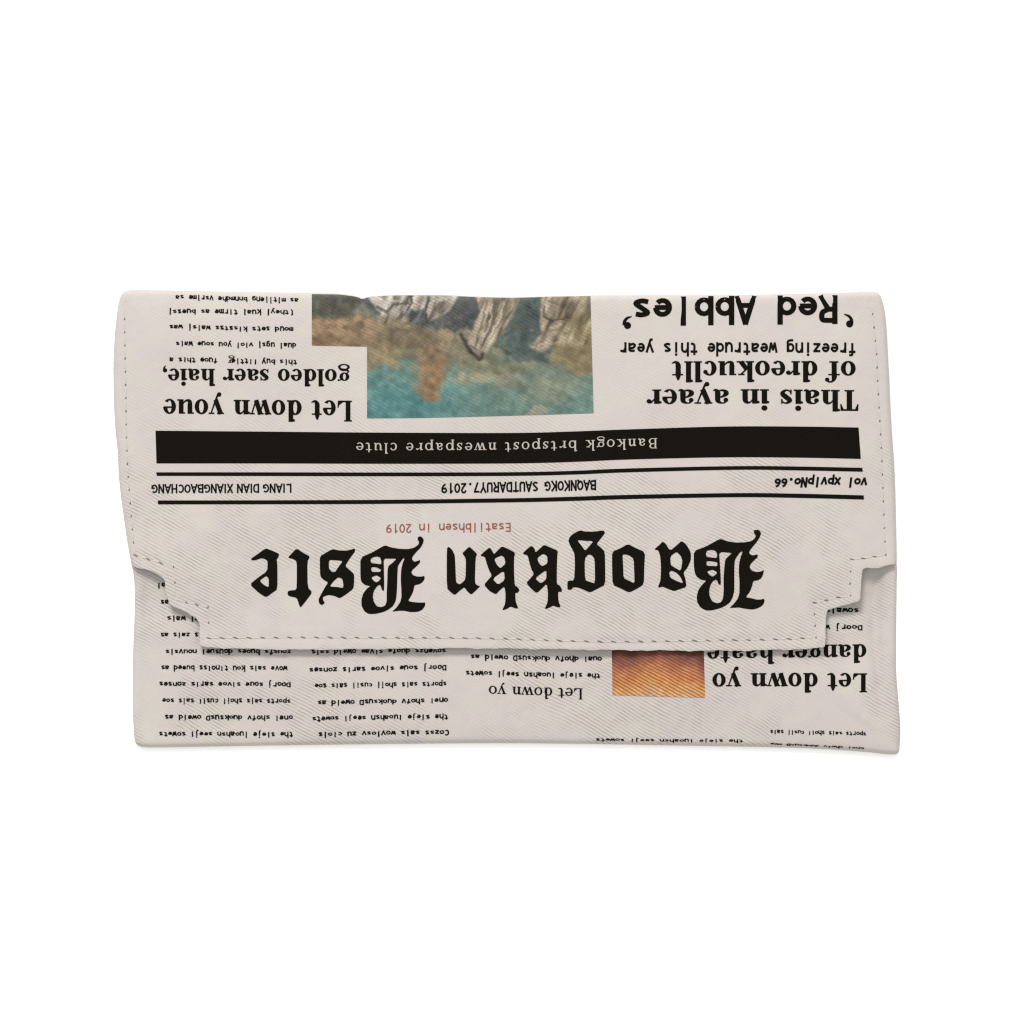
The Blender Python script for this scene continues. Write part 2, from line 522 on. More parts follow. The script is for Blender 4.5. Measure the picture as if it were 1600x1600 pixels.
def mono(ch, w):
    """Typewriter-like even stroke alphabet, x-height 1, advance 1."""
    A = lambda cx, cy, rx, ry, a0, a1, n=16: pen([(cx + rx * math.cos(math.radians(a)), cy + ry * math.sin(math.radians(a)))
                                                  for a in np.linspace(a0, a1, n + 1)], w, False)
    C = lambda *p: pen(p, w)
    L = lambda *s: lines(s, w)
    l, r, m, b, t = .12, .78, .45, w * .5, 1 - w * .5
    asc, cap, dsc = 1.42, 1.40, -.40
    h = w * .5
    T = {
        'a': lambda: C((.16, .82), (.42, t), (.74, .8), (.76, .5), (.76, 0)) + C((.76, .6), (.36, .54), (.13, .28), (.38, b), (.76, .28)),
        'b': lambda: L([(l, 0), (l, asc)]) + A(m, .5, .33, .5 - h, 0, 360),
        'c': lambda: A(.47, .5, .34, .5 - h, 42, 318),
        'd': lambda: L([(r, 0), (r, asc)]) + A(m, .5, .33, .5 - h, 0, 360),
        'e': lambda: A(m, .5, .33, .5 - h, 0, 318) + L([(.16, .5), (.76, .5)]),
        'f': lambda: C((.78, asc - h), (.55, asc - h), (.42, 1.2), (.42, .7), (.42, 0)) + L([(.12, .95), (.74, .95)]),
        'g': lambda: A(.43, .5, .31, .5 - h, 0, 360) + C((.76, 1), (.76, .3), (.74, -.15), (.45, dsc + h), (.14, -.28)),
        'h': lambda: L([(l, 0), (l, asc)]) + C((l, .6), (.35, .94), (.6, .93), (.77, .7), (.77, 0)),
        'i': lambda: L([(m, 0), (m, 1)]) + ball(m, 1.27, w * .62, 8),
        'j': lambda: C((.55, 1), (.55, .2), (.5, -.25), (.2, -.33)) + ball(.55, 1.27, w * .62, 8),
        'k': lambda: L([(l, 0), (l, asc)], [(.72, .98), (l + .04, .38)], [(.34, .58), (.78, .02)]),
        'l': lambda: L([(m, 0), (m, asc)]),
        'm': lambda: L([(.08, 0), (.08, 1)], [(.45, 0), (.45, .85)]) + C((.08, .7), (.27, .95), (.45, .7)) + C((.45, .7), (.66, .95), (.83, .7), (.83, 0)),
        'n': lambda: L([(l, 0), (l, 1)]) + C((l, .6), (.35, .94), (.6, .93), (.77, .7), (.77, 0)),
        'o': lambda: A(m, .5, .35, .5 - h, 0, 360),
        'p': lambda: L([(l, dsc), (l, 1)]) + A(m, .5, .33, .5 - h, 0, 360),
        'q': lambda: L([(r, dsc), (r, 1)]) + A(m, .5, .33, .5 - h, 0, 360),
        'r': lambda: L([(.22, 0), (.22, 1)]) + C((.22, .55), (.42, .92), (.62, t), (.8, .86)),
        's': lambda: C((.74, .82), (.45, t), (.17, .76), (.44, .52), (.74, .26), (.45, b), (.14, .19)),
        't': lambda: C((.38, 1.32), (.38, .7), (.38, .3), (.52, b), (.78, .1)) + L([(.1, .95), (.75, .95)]),
        'u': lambda: L([(.77, 0), (.77, 1)]) + C((.13, 1), (.13, .35), (.3, .07), (.55, .07), (.77, .4)),
        'v': lambda: L([(.1, 1), (m, 0)], [(m, 0), (.8, 1)]),
        'w': lambda: L([(.04, 1), (.24, .02)], [(.24, .02), (.45, .75)], [(.45, .75), (.66, .02)], [(.66, .02), (.86, 1)]),
        'x': lambda: L([(.1, 1), (.8, 0)], [(.1, 0), (.8, 1)]),
        'y': lambda: L([(.1, 1), (.46, .05)], [(.8, 1), (.38, dsc + .1)]) + C((.42, -.2), (.34, dsc + .06), (.12, dsc + .06)),
        'z': lambda: L([(.12, t), (.78, t)], [(.74, t), (.14, b)], [(.12, b), (.78, b)]),
        'A': lambda: L([(.04, 0), (.45, cap)], [(.45, cap), (.86, 0)], [(.18, .45), (.72, .45)]),
        'B': lambda: L([(.14, 0), (.14, cap)], [(.14, cap - h), (.45, cap - h)], [(.14, .72), (.5, .72)], [(.14, h), (.48, h)])
             + C((.45, cap - h), (.7, 1.22), (.68, .85), (.45, .72)) + C((.48, .72), (.78, .58), (.78, .2), (.48, h)),
        'C': lambda: A(.48, .7, .38, .7 - h, 45, 315),
        'D': lambda: L([(.12, 0), (.12, cap)], [(.12, cap - h), (.38, cap - h)], [(.12, h), (.38, h)])
             + C((.36, cap - h), (.68, 1.2), (.8, .7), (.68, .2), (.36, h)),
        'E': lambda: L([(.16, 0), (.16, cap)], [(.16, cap - h), (.78, cap - h)], [(.16, .72), (.7, .72)], [(.16, h), (.78, h)]),
        'G': lambda: A(.48, .7, .38, .7 - h, 45, 345) + L([(.5, .62), (.86, .62)], [(.82, .62), (.82, .2)]),
        'H': lambda: L([(.12, 0), (.12, cap)], [(.78, 0), (.78, cap)], [(.12, .72), (.78, .72)]),
        'I': lambda: L([(m, 0), (m, cap)]),
        'K': lambda: L([(.13, 0), (.13, cap)], [(.8, cap), (.16, .58)], [(.32, .74), (.82, 0)]),
        'L': lambda: L([(.18, 0), (.18, cap)], [(.18, h), (.78, h)]),
        'N': lambda: L([(.12, 0), (.12, cap)], [(.12, cap), (.78, 0)], [(.78, 0), (.78, cap)]),
        'O': lambda: A(m, .7, .37, .7 - h, 0, 360),
        'Q': lambda: A(m, .7, .37, .7 - h, 0, 360) + L([(.5, .3), (.84, -.06)]),
        'R': lambda: L([(.14, 0), (.14, cap)], [(.14, cap - h), (.48, cap - h)], [(.14, .68), (.5, .68)], [(.46, .68), (.8, 0)])
             + C((.46, cap - h), (.74, 1.22), (.74, .86), (.46, .68)),
        'S': lambda: C((.76, 1.16), (.45, cap - h), (.15, 1.06), (.44, .73), (.77, .36), (.45, h), (.12, .25)),
        'T': lambda: L([(.06, cap - h), (.84, cap - h)], [(m, 0), (m, cap)]),
        'U': lambda: C((.13, cap), (.13, .4), (.25, .1), (m, h), (.65, .1), (.77, .4), (.77, cap)),
        'X': lambda: L([(.1, cap), (.8, 0)], [(.1, 0), (.8, cap)]),
        'Y': lambda: L([(.07, cap), (m, .65)], [(.83, cap), (m, .65)], [(m, .65), (m, 0)]),
        '0': lambda: A(m, .7, .33, .7 - h, 0, 360),
        '1': lambda: L([(m, 0), (m, cap)], [(.22, 1.1), (m, cap - h)]),
        '2': lambda: C((.14, 1.05), (.3, 1.32), (.62, 1.3), (.74, 1.0), (.5, .55), (.14, h)) + L([(.12, h), (.8, h)]),
        '6': lambda: A(m, .42, .32, .42 - h, 0, 360) + C((.66, cap - h), (.36, 1.1), (.15, .7), (.14, .42)),
        '7': lambda: L([(.1, cap - h), (.8, cap - h)], [(.78, cap - h), (.32, 0)]),
        '9': lambda: A(m, .98, .32, .42 - h, 0, 360) + C((.24, h), (.54, .3), (.75, .7), (.76, .98)),
        '.': lambda: ball(m, w * .6, w * .75, 8),
        '|': lambda: L([(m, -.3), (m, asc)]),
        '[': lambda: C((.55, asc), (.35, 1.2), (.35, .2), (.55, -.3)),
    }
    return T[ch]() if ch in T else [], 1.0


def serif(ch, W):
    """Newspaper serif alphabet, x-height 1; W is the stem width."""
    H = 0.10 if W > .25 else 0.085
    S = .11                                                     # serif overhang

    def stem(x, y0, y1, foot=True, head=False, flag=True):
        o = rect(x, y0, x + W, y1)
        if foot:
            o += rect(x - S, y0, x + W + S, y0 + H)
        if head:
            o += rect(x - S, y1 - H, x + W + S, y1)
        elif flag:
            o += [[(x - S - .02, y1 - H * 1.5), (x + .02, y1 - H * 2.2), (x + W * .5, y1), (x - S - .02, y1 - H * .4)]]
        return o
    arch = lambda x: pen([(x, .66), (x + .16, .88), (x + .33, .93), (x + .47, .78), (x + .49, .5)], [.06, .1, .17, W * .95, W])
    T = {
        'a': lambda: (pen([(.17, .72), (.28, .91), (.48, .95), (.70, .8), (.72, .5), (.73, .2), (.86, .05), (1.0, .1)],
                          [.12, .11, .11, W * .9, W, W, .17, .06]) + ball(.22, .74, W * .46)
                      + pen([(.72, .58), (.42, .5), (.2, .27), (.36, .08), (.6, .1), (.74, .26)], [.09, .14, W, .16, .1, .07]), 1.04),
        'b': lambda: (stem(.12, 0, 1.5, foot=False) + ring(.58, .5, .46, .53, W * .98, .12), 1.14),
        'c': lambda: (ring(.5, .5, .46, .53, W, .11, 48, 318) + ball(.76, .76, W * .45), .96),
        'd': lambda: (stem(.64, 0, 1.5) + ring(.5, .5, .46, .53, W * .98, .12) + rect(.64 + W, 0, .64 + W + S, H), 1.16),
        'e': lambda: (ring(.5, .5, .46, .53, W * .95, .11, 5, 318) + rect(.2, .5, .9, .61), .99),
        'f': lambda: (pen([(.86, 1.32), (.74, 1.46), (.5, 1.42), (.38, 1.15), (.38, .7), (.38, 0)], [.12, .11, .15, W, W, W])
                      + ball(.83, 1.31, W * .45) + rect(.02, .9, .76, 1.0) + rect(.38 - W / 2 - S, 0, .38 + W / 2 + S + .04, H), .80),
        'g': lambda: (ring(.46, .64, .4, .37, W * .86, .10) + ring(.5, -.2, .48, .27, W * .62, .10)
                      + pen([(.28, .34), (.14, .2), (.26, .06), (.6, .04), (.86, -.06)], [.08, .13, .17, .22, .15])
                      + pen([(.72, .86), (.86, .95), (1.0, .92)], [.08, .12, .17]), 1.04),
        'h': lambda: (stem(.12, 0, 1.5) + arch(.12 + W * .8) + rect(.12 + W * .8 + .49 - W / 2, 0, .12 + W * .8 + .49 + W / 2, .55)
                      + rect(.12 + W * .8 + .49 - W / 2 - S, 0, .12 + W * .8 + .49 + W / 2 + S, H), .12 + W * 1.3 + .49 + .17),
        'i': lambda: (stem(.13, 0, 1.0) + ball(.13 + W / 2, 1.3, W * .58), W + .27),
        'k': lambda: (stem(.12, 0, 1.5) + pen([(.12 + W * .7, .42), (.86, .94)], .11, False) + pen([(.46, .62), (.86, .04)], W * .95, False)
                      + rect(.62, .9, 1.04, 1.0) + rect(.62, 0, 1.14, H), 1.16),
        'l': lambda: (stem(.13, 0, 1.5), W + .27),
        'n': lambda: (stem(.12, 0, 1.0) + arch(.12 + W * .8) + rect(.12 + W * .8 + .49 - W / 2, 0, .12 + W * .8 + .49 + W / 2, .55)
                      + rect(.12 + W * .8 + .49 - W / 2 - S, 0, .12 + W * .8 + .49 + W / 2 + S, H), .12 + W * 1.3 + .49 + .17),
        'o': lambda: (ring(.52, .5, .48, .53, W * .95, .115), 1.05),
        'p': lambda: (stem(.12, -.45, 1.0) + ring(.6, .5, .46, .53, W * .98, .12), 1.14),
        'r': lambda: (stem(.12, 0, 1.0) + pen([(.12 + W * .8, .62), (.6, .86), (.74, .9)], [.07, .12, .2]) + ball(.76, .82, W * .47), .92),
        's': lambda: (pen([(.7, .7), (.62, .88), (.42, .95), (.2, .76), (.42, .54), (.66, .28), (.44, .05), (.22, .12), (.12, .3)],
                          [.07, .09, .12, W * .85, W, W * .85, .12, .09, .07]) + rect(.65, .66, .74, 1.0) + rect(.09, 0, .18, .34), .84),
        't': lambda: (pen([(.36, 1.34), (.36, 1.0), (.36, .6), (.37, .25), (.52, .06), (.78, .14)], [.1, W, W, W, .18, .06])
                      + rect(.04, .9, .74, 1.0), .80),
        'u': lambda: (rect(.12, .3, .12 + W, 1.0) + rect(.0, 1 - H, .14, 1.0) + pen([(.12 + W / 2, .45), (.3, .14), (.5, .07), (.68, .18), (.8, .36)],
                      [W, W * .8, .15, .1, .07]) + rect(.74, 0, .74 + W, 1.0) + rect(.62, 1 - H, .76, 1) + rect(.74 + W, 0, .74 + W + S, H), .74 + W + .16),
        'w': lambda: (pen([(.2, 1), (.5, 0)], W, False) + pen([(.5, 0), (.78, .9)], .1, False) + pen([(.74, 1), (1.06, 0)], W, False)
                      + pen([(1.06, 0), (1.36, .95)], .1, False) + rect(-.02, .9, .46, 1) + rect(.52, .9, .96, 1) + rect(1.16, .9, 1.5, 1), 1.5),
        'y': lambda: (pen([(.22, 1), (.6, 0)], W, False) + pen([(.92, .95), (.58, 0), (.44, -.34)], [.09, .12, .14], False)
                      + ball(.34, -.36, W * .48) + rect(0, .9, .5, 1) + rect(.68, .9, 1.1, 1), 1.08),
        'B': lambda: (stem(.14, 0, 1.42, head=True) + pen([(.4, 1.36), (.75, 1.33), (.9, 1.07), (.75, .82), (.4, .77)], [.1, .12, W, .12, .1])
                      + pen([(.4, .75), (.8, .72), (.98, .4), (.8, .09), (.4, .05)], [.1, .12, W * 1.05, .12, .1]), 1.2),
        'L': lambda: (stem(.16, 0, 1.45, head=True) + rect(.16, 0, 1.02, H * 1.1) + [[(.92, .05), (1.05, .05), (1.08, .5), (1.0, .5)]]
                      + [[(.6, .05), (1.02, .05), (1.03, .38)]], 1.16),
        'T': lambda: (rect(.58 - W / 2, 0, .58 + W / 2, 1.42) + rect(.58 - W / 2 - S * 1.2, 0, .58 + W / 2 + S * 1.2, H) + rect(.04, 1.33, 1.12, 1.45)
                      + [[(.02, .98), (.09, .98), (.26, 1.4), (.04, 1.4)]] + [[(1.07, .98), (1.14, .98), (1.12, 1.4), (.9, 1.4)]], 1.16),
        ',': lambda: (ball(.2, .14, W * .56) + pen([(.28, .12), (.27, -.08), (.14, -.26)], [.16, .14, .05]), .5),
    }
    return T[ch]() if ch in T else ([], .55)


def ccw(p):
    p = [(float(a), float(b)) for a, b in p]
    s = sum(p[i][0] * p[(i + 1) % len(p)][1] - p[(i + 1) % len(p)][0] * p[i][1] for i in range(len(p)))
    return p if s > 0 else p[::-1]


def union(polys, holes=(), grid=0.0):
    """Merge overlapping outlines into one triangle sheet without overlaps."""
    vs, fs = [], []
    for p in polys:
        p = ccw(p)
        fs.append(list(range(len(vs), len(vs) + len(p))))
        vs += [Vector(q) for q in p]
    edges = []
    for hpoly in holes:
        k = len(vs)
        m = len(hpoly)
        vs += [Vector((float(a), float(b))) for a, b in hpoly]
        edges += [(k + i, k + (i + 1) % m) for i in range(m)]
    if grid:
        al = np.array([(v.x, v.y) for v in vs])
        (x0, y0), (x1, y1) = al.min(0), al.max(0)
        vs += [Vector((float(x), float(y))) for x in np.arange(x0, x1, grid) for y in np.arange(y0, y1, grid)]
    r = delaunay_2d_cdt(vs, edges, fs, 0, 1e-5, False)
    P = np.array([(v.x, v.y) for v in r[0]])
    F = [tuple(f) for f in r[2]]
    cen = np.array([P[list(f)].mean(0) for f in F])
    ok = np.zeros(len(F), bool)
    for p in polys:
        ok |= inside(cen, p)
    for hpoly in holes:
        ok &= ~inside(cen, hpoly)
    return P, [f for f, k in zip(F, ok) if k]


_glyphs = {}


def glyph(font, ch, w, grid=0.0):
    key = (font.__name__, ch, w, grid)
    if key not in _glyphs:
        polys, adv = font(ch, w)
        _glyphs[key] = (union(polys, grid=grid) if polys else None, adv)
    return _glyphs[key]


INK_UP = 0.55                    # thickness of the print above the cloth, in pixel units


def compact(P, F):
    used = sorted({i for f in F for i in f})
    mp = {u: i for i, u in enumerate(used)}
    return P[used], [tuple(mp[i] for i in f) for f in F]


def sheet(name, P, F, host, mat, up=INK_UP, mats=None, jitter=0.0):
    P, F = compact(np.asarray(P, float), F)
    zf = flap_z if host is flap else body_z
    if host is flap:                                    # keep print off the very rim of the fold
        P = P.copy()
    F = orient(P, F)
    V = lift_points(P, zf(P) + up)
    return make_object(name, V, F, [mat], host), P


def text(name, s, font, w, base, xh, host, mat=None, space=None, track=0.0, slant=0.0, clip=None, rough=0.0, thin=()):
    """Print a line upside down: base is the baseline from its first to its last letter, in photo pixels."""
    base = sorted(base, key=lambda q: -q[0])
    adv, items = 0.0, []
    for ch in s:
        if ch == ' ':
            adv += space if space is not None else (.62 if font is serif else 1.0)
            continue
        gl, a = glyph(font, ch, w, round(3.0 / xh, 2) if xh > 18 or clip else 0.0)
        cut = .26 if ch in thin else 0.0                  # narrow letters of a proportional line
        items.append((gl, adv - cut))
        adv += a + track - 2 * cut
    adv -= track
    xr, xl = base[0][0], base[-1][0]
    bx = [b[0] for b in base][::-1]
    by = [b[1] for b in base][::-1]
    VP, VF = [], []
    n = 0
    for gl, off in items:
        if gl is None:
            continue
        P, F = gl
        u = (P[:, 0] + off + P[:, 1] * slant) / adv
        x = xr + (xl - xr) * u
        y = np.interp(x, bx, by) + P[:, 1] * xh
        if rough:
            x = x + np.array([rng.uniform(-rough, rough) for _ in x])
            y = y + np.array([rng.uniform(-rough, rough) for _ in y])
            x = x + rng.uniform(-1, 1) * rough
            y = (y - y.mean()) * rng.uniform(.85, 1.15) + y.mean() + rng.uniform(-1, 1) * rough * 1.5
        Q = np.stack([x, y], 1)
        VP.append(Q)
        VF += [tuple(i + n for i in f) for f in F]
        n += len(P)
    P = np.vstack(VP)
    if clip is not None:
        P[:, 1] = np.maximum(P[:, 1], np.interp(P[:, 0], *clip))
    return sheet(name, P, VF, host, mat or M_INK)[0]


# --- title in blackletter, traced letter by letter (zoom origin, zoom scale, outline, holes)
BL = [
    (1070, 815, 10.664, [(150, 490), (350, 415), (480, 345), (590, 285), (700, 325), (850, 350), (1000, 345), (1110, 325), (1165, 280), (1185, 240),
     (1150, 180), (1150, 140), (1230, 135), (1272, 185), (1255, 250), (1200, 340), (1130, 420), (1085, 480), (1070, 525), (1110, 560), (1160, 558),
     (1215, 545), (1215, 595), (1150, 650), (1095, 710), (1080, 760), (1110, 815), (1180, 840), (1260, 835), (1320, 805), (1305, 880), (1270, 950),
     (1210, 980), (1140, 990), (1125, 1060), (1090, 1160), (1015, 1260), (1100, 1275), (1200, 1300), (1270, 1300), (1300, 1285), (1330, 1300),
     (1320, 1360), (1280, 1410), (1200, 1450), (1120, 1465), (1000, 1450), (900, 1430), (740, 1440), (800, 1390), (880, 1290), (910, 1200),
     (912, 1000), (900, 850), (905, 700), (930, 590), (965, 500), (930, 500), (870, 580), (835, 640), (825, 750), (825, 1000), (825, 1150),
     (800, 1260), (750, 1350), (680, 1400), (600, 1440), (450, 1480), (350, 1480), (260, 1430), (205, 1340), (200, 1240), (230, 1130), (300, 1040),
     (360, 985), (270, 970), (200, 920), (165, 850), (150, 720)],
     [[(365, 490), (430, 470), (510, 485), (540, 540), (535, 605), (450, 600), (365, 590), (350, 540)],
      [(365, 660), (450, 660), (545, 680), (540, 745), (450, 740), (370, 735), (360, 700)],
      [(370, 830), (460, 800), (535, 840), (530, 870), (465, 920), (410, 890)],
      [(570, 505), (790, 520), (735, 570), (675, 630), (660, 750), (645, 950), (650, 1150), (635, 1290), (600, 1345), (540, 1362), (460, 1330),
       (415, 1250), (405, 1150), (430, 1050), (470, 990), (520, 965), (550, 1000), (560, 1045), (600, 1055), (600, 950), (585, 700)]]),
    (550, 830, 11.43, [(150, 470), (350, 385), (480, 310), (590, 250), (700, 290), (850, 315), (1000, 320), (1110, 295), (1180, 245), (1200, 200),
     (1170, 140), (1180, 100), (1230, 90), (1280, 140), (1275, 200), (1230, 290), (1150, 370), (1085, 450), (1070, 500), (1110, 545), (1160, 535),
     (1215, 510), (1215, 560), (1150, 630), (1080, 690), (1058, 735), (1090, 785), (1160, 810), (1250, 810), (1290, 795), (1300, 840), (1270, 900),
     (1210, 945), (1115, 965), (1100, 1050), (1070, 1130), (1000, 1245), (1080, 1265), (1200, 1275), (1270, 1275), (1310, 1270), (1305, 1330),
     (1260, 1400), (1180, 1440), (1050, 1445), (930, 1420), (830, 1420), (710, 1440), (790, 1370), (860, 1270), (885, 1180), (880, 1000), (870, 850),
     (880, 680), (905, 570), (940, 485), (910, 485), (860, 560), (820, 620), (812, 750), (805, 1000), (795, 1150), (780, 1250), (730, 1340),
     (650, 1400), (570, 1440), (430, 1475), (300, 1480), (220, 1430), (170, 1330), (168, 1220), (200, 1110), (270, 1020), (330, 980), (240, 965),
     (165, 905), (150, 800)],
     [[(345, 480), (430, 450), (500, 465), (520, 520), (525, 590), (430, 580), (345, 570), (330, 520)],
      [(340, 645), (430, 640), (525, 690), (500, 725), (430, 730), (350, 720)],
      [(345, 825), (440, 785), (520, 835), (480, 890), (430, 915), (380, 880)],
      [(565, 490), (700, 490), (795, 490), (730, 560), (650, 620), (635, 700), (630, 900), (620, 1100), (620, 1260), (590, 1330), (520, 1358),
       (440, 1340), (390, 1260), (370, 1160), (390, 1070), (440, 990), (490, 955), (515, 980), (535, 1050), (570, 1070), (575, 950), (570, 700)]]),
    (380, 840, 8.889, [(310, 148), (400, 180), (500, 225), (490, 270), (465, 300), (475, 400), (475, 720), (400, 770), (320, 830), (220, 770), (90, 650),
     (200, 560), (335, 465), (340, 330), (310, 300), (250, 285), (170, 315), (115, 315), (110, 290), (200, 230)],
     [[(320, 530), (355, 570), (355, 690), (290, 660), (225, 600)]]),
    (380, 840, 8.889, [(740, 150), (830, 210), (930, 262), (890, 330), (895, 690), (960, 760), (880, 870), (795, 975), (775, 930), (745, 835), (640, 815),
     (615, 790), (620, 745), (650, 735), (740, 725), (745, 600), (745, 330), (690, 295), (620, 280), (660, 235)], []),
    (380, 840, 8.889, [(1240, 158), (1340, 180), (1450, 180), (1550, 150), (1555, 190), (1480, 290), (1415, 395), (1480, 450), (1540, 505), (1540, 620),
     (1530, 710), (1440, 780), (1340, 845), (1270, 810), (1180, 795), (1105, 825), (1110, 870), (1135, 905), (1095, 940), (1055, 915), (1045, 860),
     (1080, 790), (1130, 700), (1180, 620), (1120, 590), (1070, 540), (1065, 400), (1065, 260), (1140, 215)],
     [[(1190, 310), (1290, 315), (1385, 325), (1320, 410), (1280, 475), (1235, 480), (1190, 430)],
      [(1200, 680), (1260, 600), (1320, 550), (1375, 570), (1390, 640), (1390, 700), (1300, 685)]]),
    (690, 840, 8.0, [(90, 115), (130, 150), (165, 220), (172, 350), (180, 560), (220, 585), (250, 570), (300, 520), (305, 280), (290, 240), (258, 195),
     (300, 155), (345, 112), (400, 160), (445, 205), (425, 250), (415, 560), (440, 595), (485, 605), (430, 660), (370, 715), (320, 670), (285, 620),
     (230, 660), (165, 720), (110, 680), (65, 630), (65, 130)], []),
    (690, 840, 8.0, [(490, 215), (540, 170), (600, 122), (630, 160), (655, 208), (700, 160), (755, 108), (840, 145), (920, 190), (905, 250), (905, 450),
     (915, 600), (940, 610), (975, 650), (955, 690), (920, 690), (925, 800), (960, 885), (920, 885), (865, 860), (810, 895), (755, 910), (795, 830),
     (800, 700), (785, 610), (720, 665), (680, 710), (600, 670), (530, 590), (580, 530), (630, 475), (590, 400), (560, 310), (540, 240), (490, 230)],
     [[(655, 265), (750, 222), (785, 250), (800, 325), (735, 385), (690, 340)], [(635, 515), (780, 410), (790, 530), (705, 590)]]),
    (690, 840, 8.0, [(1015, 195), (1070, 140), (1125, 100), (1160, 135), (1175, 185), (1225, 140), (1280, 88), (1360, 125), (1455, 165), (1445, 230),
     (1440, 450), (1440, 580), (1480, 600), (1505, 650), (1500, 680), (1455, 675), (1460, 790), (1490, 870), (1450, 870), (1395, 850), (1340, 880),
     (1285, 895), (1325, 810), (1330, 690), (1315, 575), (1250, 640), (1190, 695), (1120, 640), (1058, 565), (1110, 510), (1155, 455), (1120, 390),
     (1095, 300), (1075, 220), (1030, 210)],
     [[(1195, 255), (1270, 200), (1320, 230), (1325, 320), (1260, 360), (1215, 320)], [(1165, 510), (1310, 400), (1310, 520), (1240, 575)]]),
    (880, 820, 7.619, [(200, 65), (260, 80), (370, 82), (480, 65), (500, 95), (450, 160), (395, 230), (450, 270), (495, 320), (500, 500), (500, 715),
     (410, 760), (320, 808), (240, 770), (175, 745), (110, 745), (105, 770), (50, 775), (50, 665), (130, 665), (140, 500), (135, 340), (90, 260),
     (60, 190), (80, 140), (130, 100)],
     [[(165, 180), (260, 190), (360, 195), (310, 255), (262, 310), (215, 245)],
      [(255, 400), (305, 350), (345, 365), (375, 410), (380, 700), (320, 680), (260, 660)]]),
    (880, 820, 7.619, [(770, 228), (860, 275), (975, 325), (965, 500), (960, 710), (880, 760), (785, 808), (690, 760), (588, 715), (582, 500), (582, 320),
     (680, 280)], [[(705, 350), (780, 360), (840, 405), (845, 550), (850, 700), (780, 665), (718, 635), (712, 450)]]),
    (880, 820, 7.619, [(1185, 198), (1220, 225), (1260, 290), (1285, 300), (1350, 245), (1410, 190), (1470, 240), (1520, 330), (1520, 420), (1480, 510),
     (1430, 570), (1455, 640), (1468, 740), (1390, 765), (1320, 790), (1250, 765), (1180, 735), (1135, 750), (1130, 735), (1160, 660), (1165, 500),
     (1155, 370), (1130, 300), (1095, 300), (1090, 285), (1140, 245)],
     [[(1275, 375), (1350, 320), (1400, 370), (1420, 430), (1400, 550), (1330, 510), (1280, 480)],
      [(1260, 565), (1290, 545), (1350, 570), (1400, 625), (1430, 700), (1340, 665), (1275, 630)]]),
]
for ox, oy, s, outl, holes in BL:
    cv = lambda q: chaikin(np.asarray(q, float) / s + (ox, oy), 1, 0.18)
    P, F = union([cv(outl)], [cv(h) for h in holes], grid=7.0)
    sheet('title_letter', P, F, flap, M_INK)


# --- bars and rules: top edge and bottom edge polylines
def bar(name, top, bot, host, mat, rows=6, up=INK_UP):
    top, bot = np.asarray(top, float), np.asarray(bot, float)
    n = int((top[-1, 0] - top[0, 0]) / 5)
    t = np.linspace(0, 1, n + 1)

    def at(l):
        x = l[0, 0] + (l[-1, 0] - l[0, 0]) * t
        xs = smooth_path(l, 8)
        return np.stack([x, np.interp(x, xs[:, 0], xs[:, 1])], 1)
    a, b = at(top), at(bot)
    P = np.vstack([a + (b - a) * k / rows for k in range(rows + 1)])
    m = n + 1
    F = [(r * m + i, r * m + i + 1, (r + 1) * m + i + 1, (r + 1) * m + i) for r in range(rows) for i in range(n)]
    return sheet(name, P, F, host, mat, up)[0]


bar('black_band', [(243, 673), (420, 674.5), (600, 676), (800, 676.5), (900, 674), (980, 671), (1130, 666.5), (1250, 666.5), (1341.5, 668)],
    [(244.5, 724), (420, 724), (600, 724.5), (800, 724), (900, 721.5), (980, 718), (1130, 714.5), (1250, 715), (1345, 717)], flap, M_INK, 10)
bar('rule_line', [(244, 738), (420, 738), (600, 738.3), (800, 737.8), (900, 735.5), (980, 732), (1150, 728.3), (1250, 729), (1347.5, 731)],
    [(245, 743.5), (420, 743.7), (600, 744), (800, 743.5), (900, 741.3), (980, 738), (1150, 734), (1250, 735), (1348, 737)], flap, M_INK, 2)
bar('rule_line', [(246.5, 782), (420, 781.7), (600, 781), (800, 778.5), (900, 776), (980, 773.3), (1150, 770.5), (1250, 771.5), (1349.5, 774)],
    [(247, 788), (420, 787.8), (600, 787.2), (800, 784.8), (900, 782.5), (980, 779.8), (1150, 776.8), (1250, 778), (1350, 780.5)], flap, M_INK, 2)


# --- pictures: colours laid into a fine grid
def fbm(x, y, seed, octv=5, f0=1.0):
    r = np.random.RandomState(seed)
    v = np.zeros_like(x)
    amp, f, tot = 1.0, f0, 0
    for _ in range(octv):
        tab = r.rand(64, 64)
        xx, yy = x * f, y * f
        i, j = np.floor(xx).astype(int), np.floor(yy).astype(int)
        u, w = xx - i, yy - j
        u, w = u * u * (3 - 2 * u), w * w * (3 - 2 * w)
        g = lambda a, b: tab[a % 64, b % 64]
        v += amp * (g(i, j) * (1 - u) * (1 - w) + g(i + 1, j) * u * (1 - w) + g(i, j + 1) * (1 - u) * w + g(i + 1, j + 1) * u * w)
        tot += amp
        amp *= .55
        f *= 2.1
    return v / tot


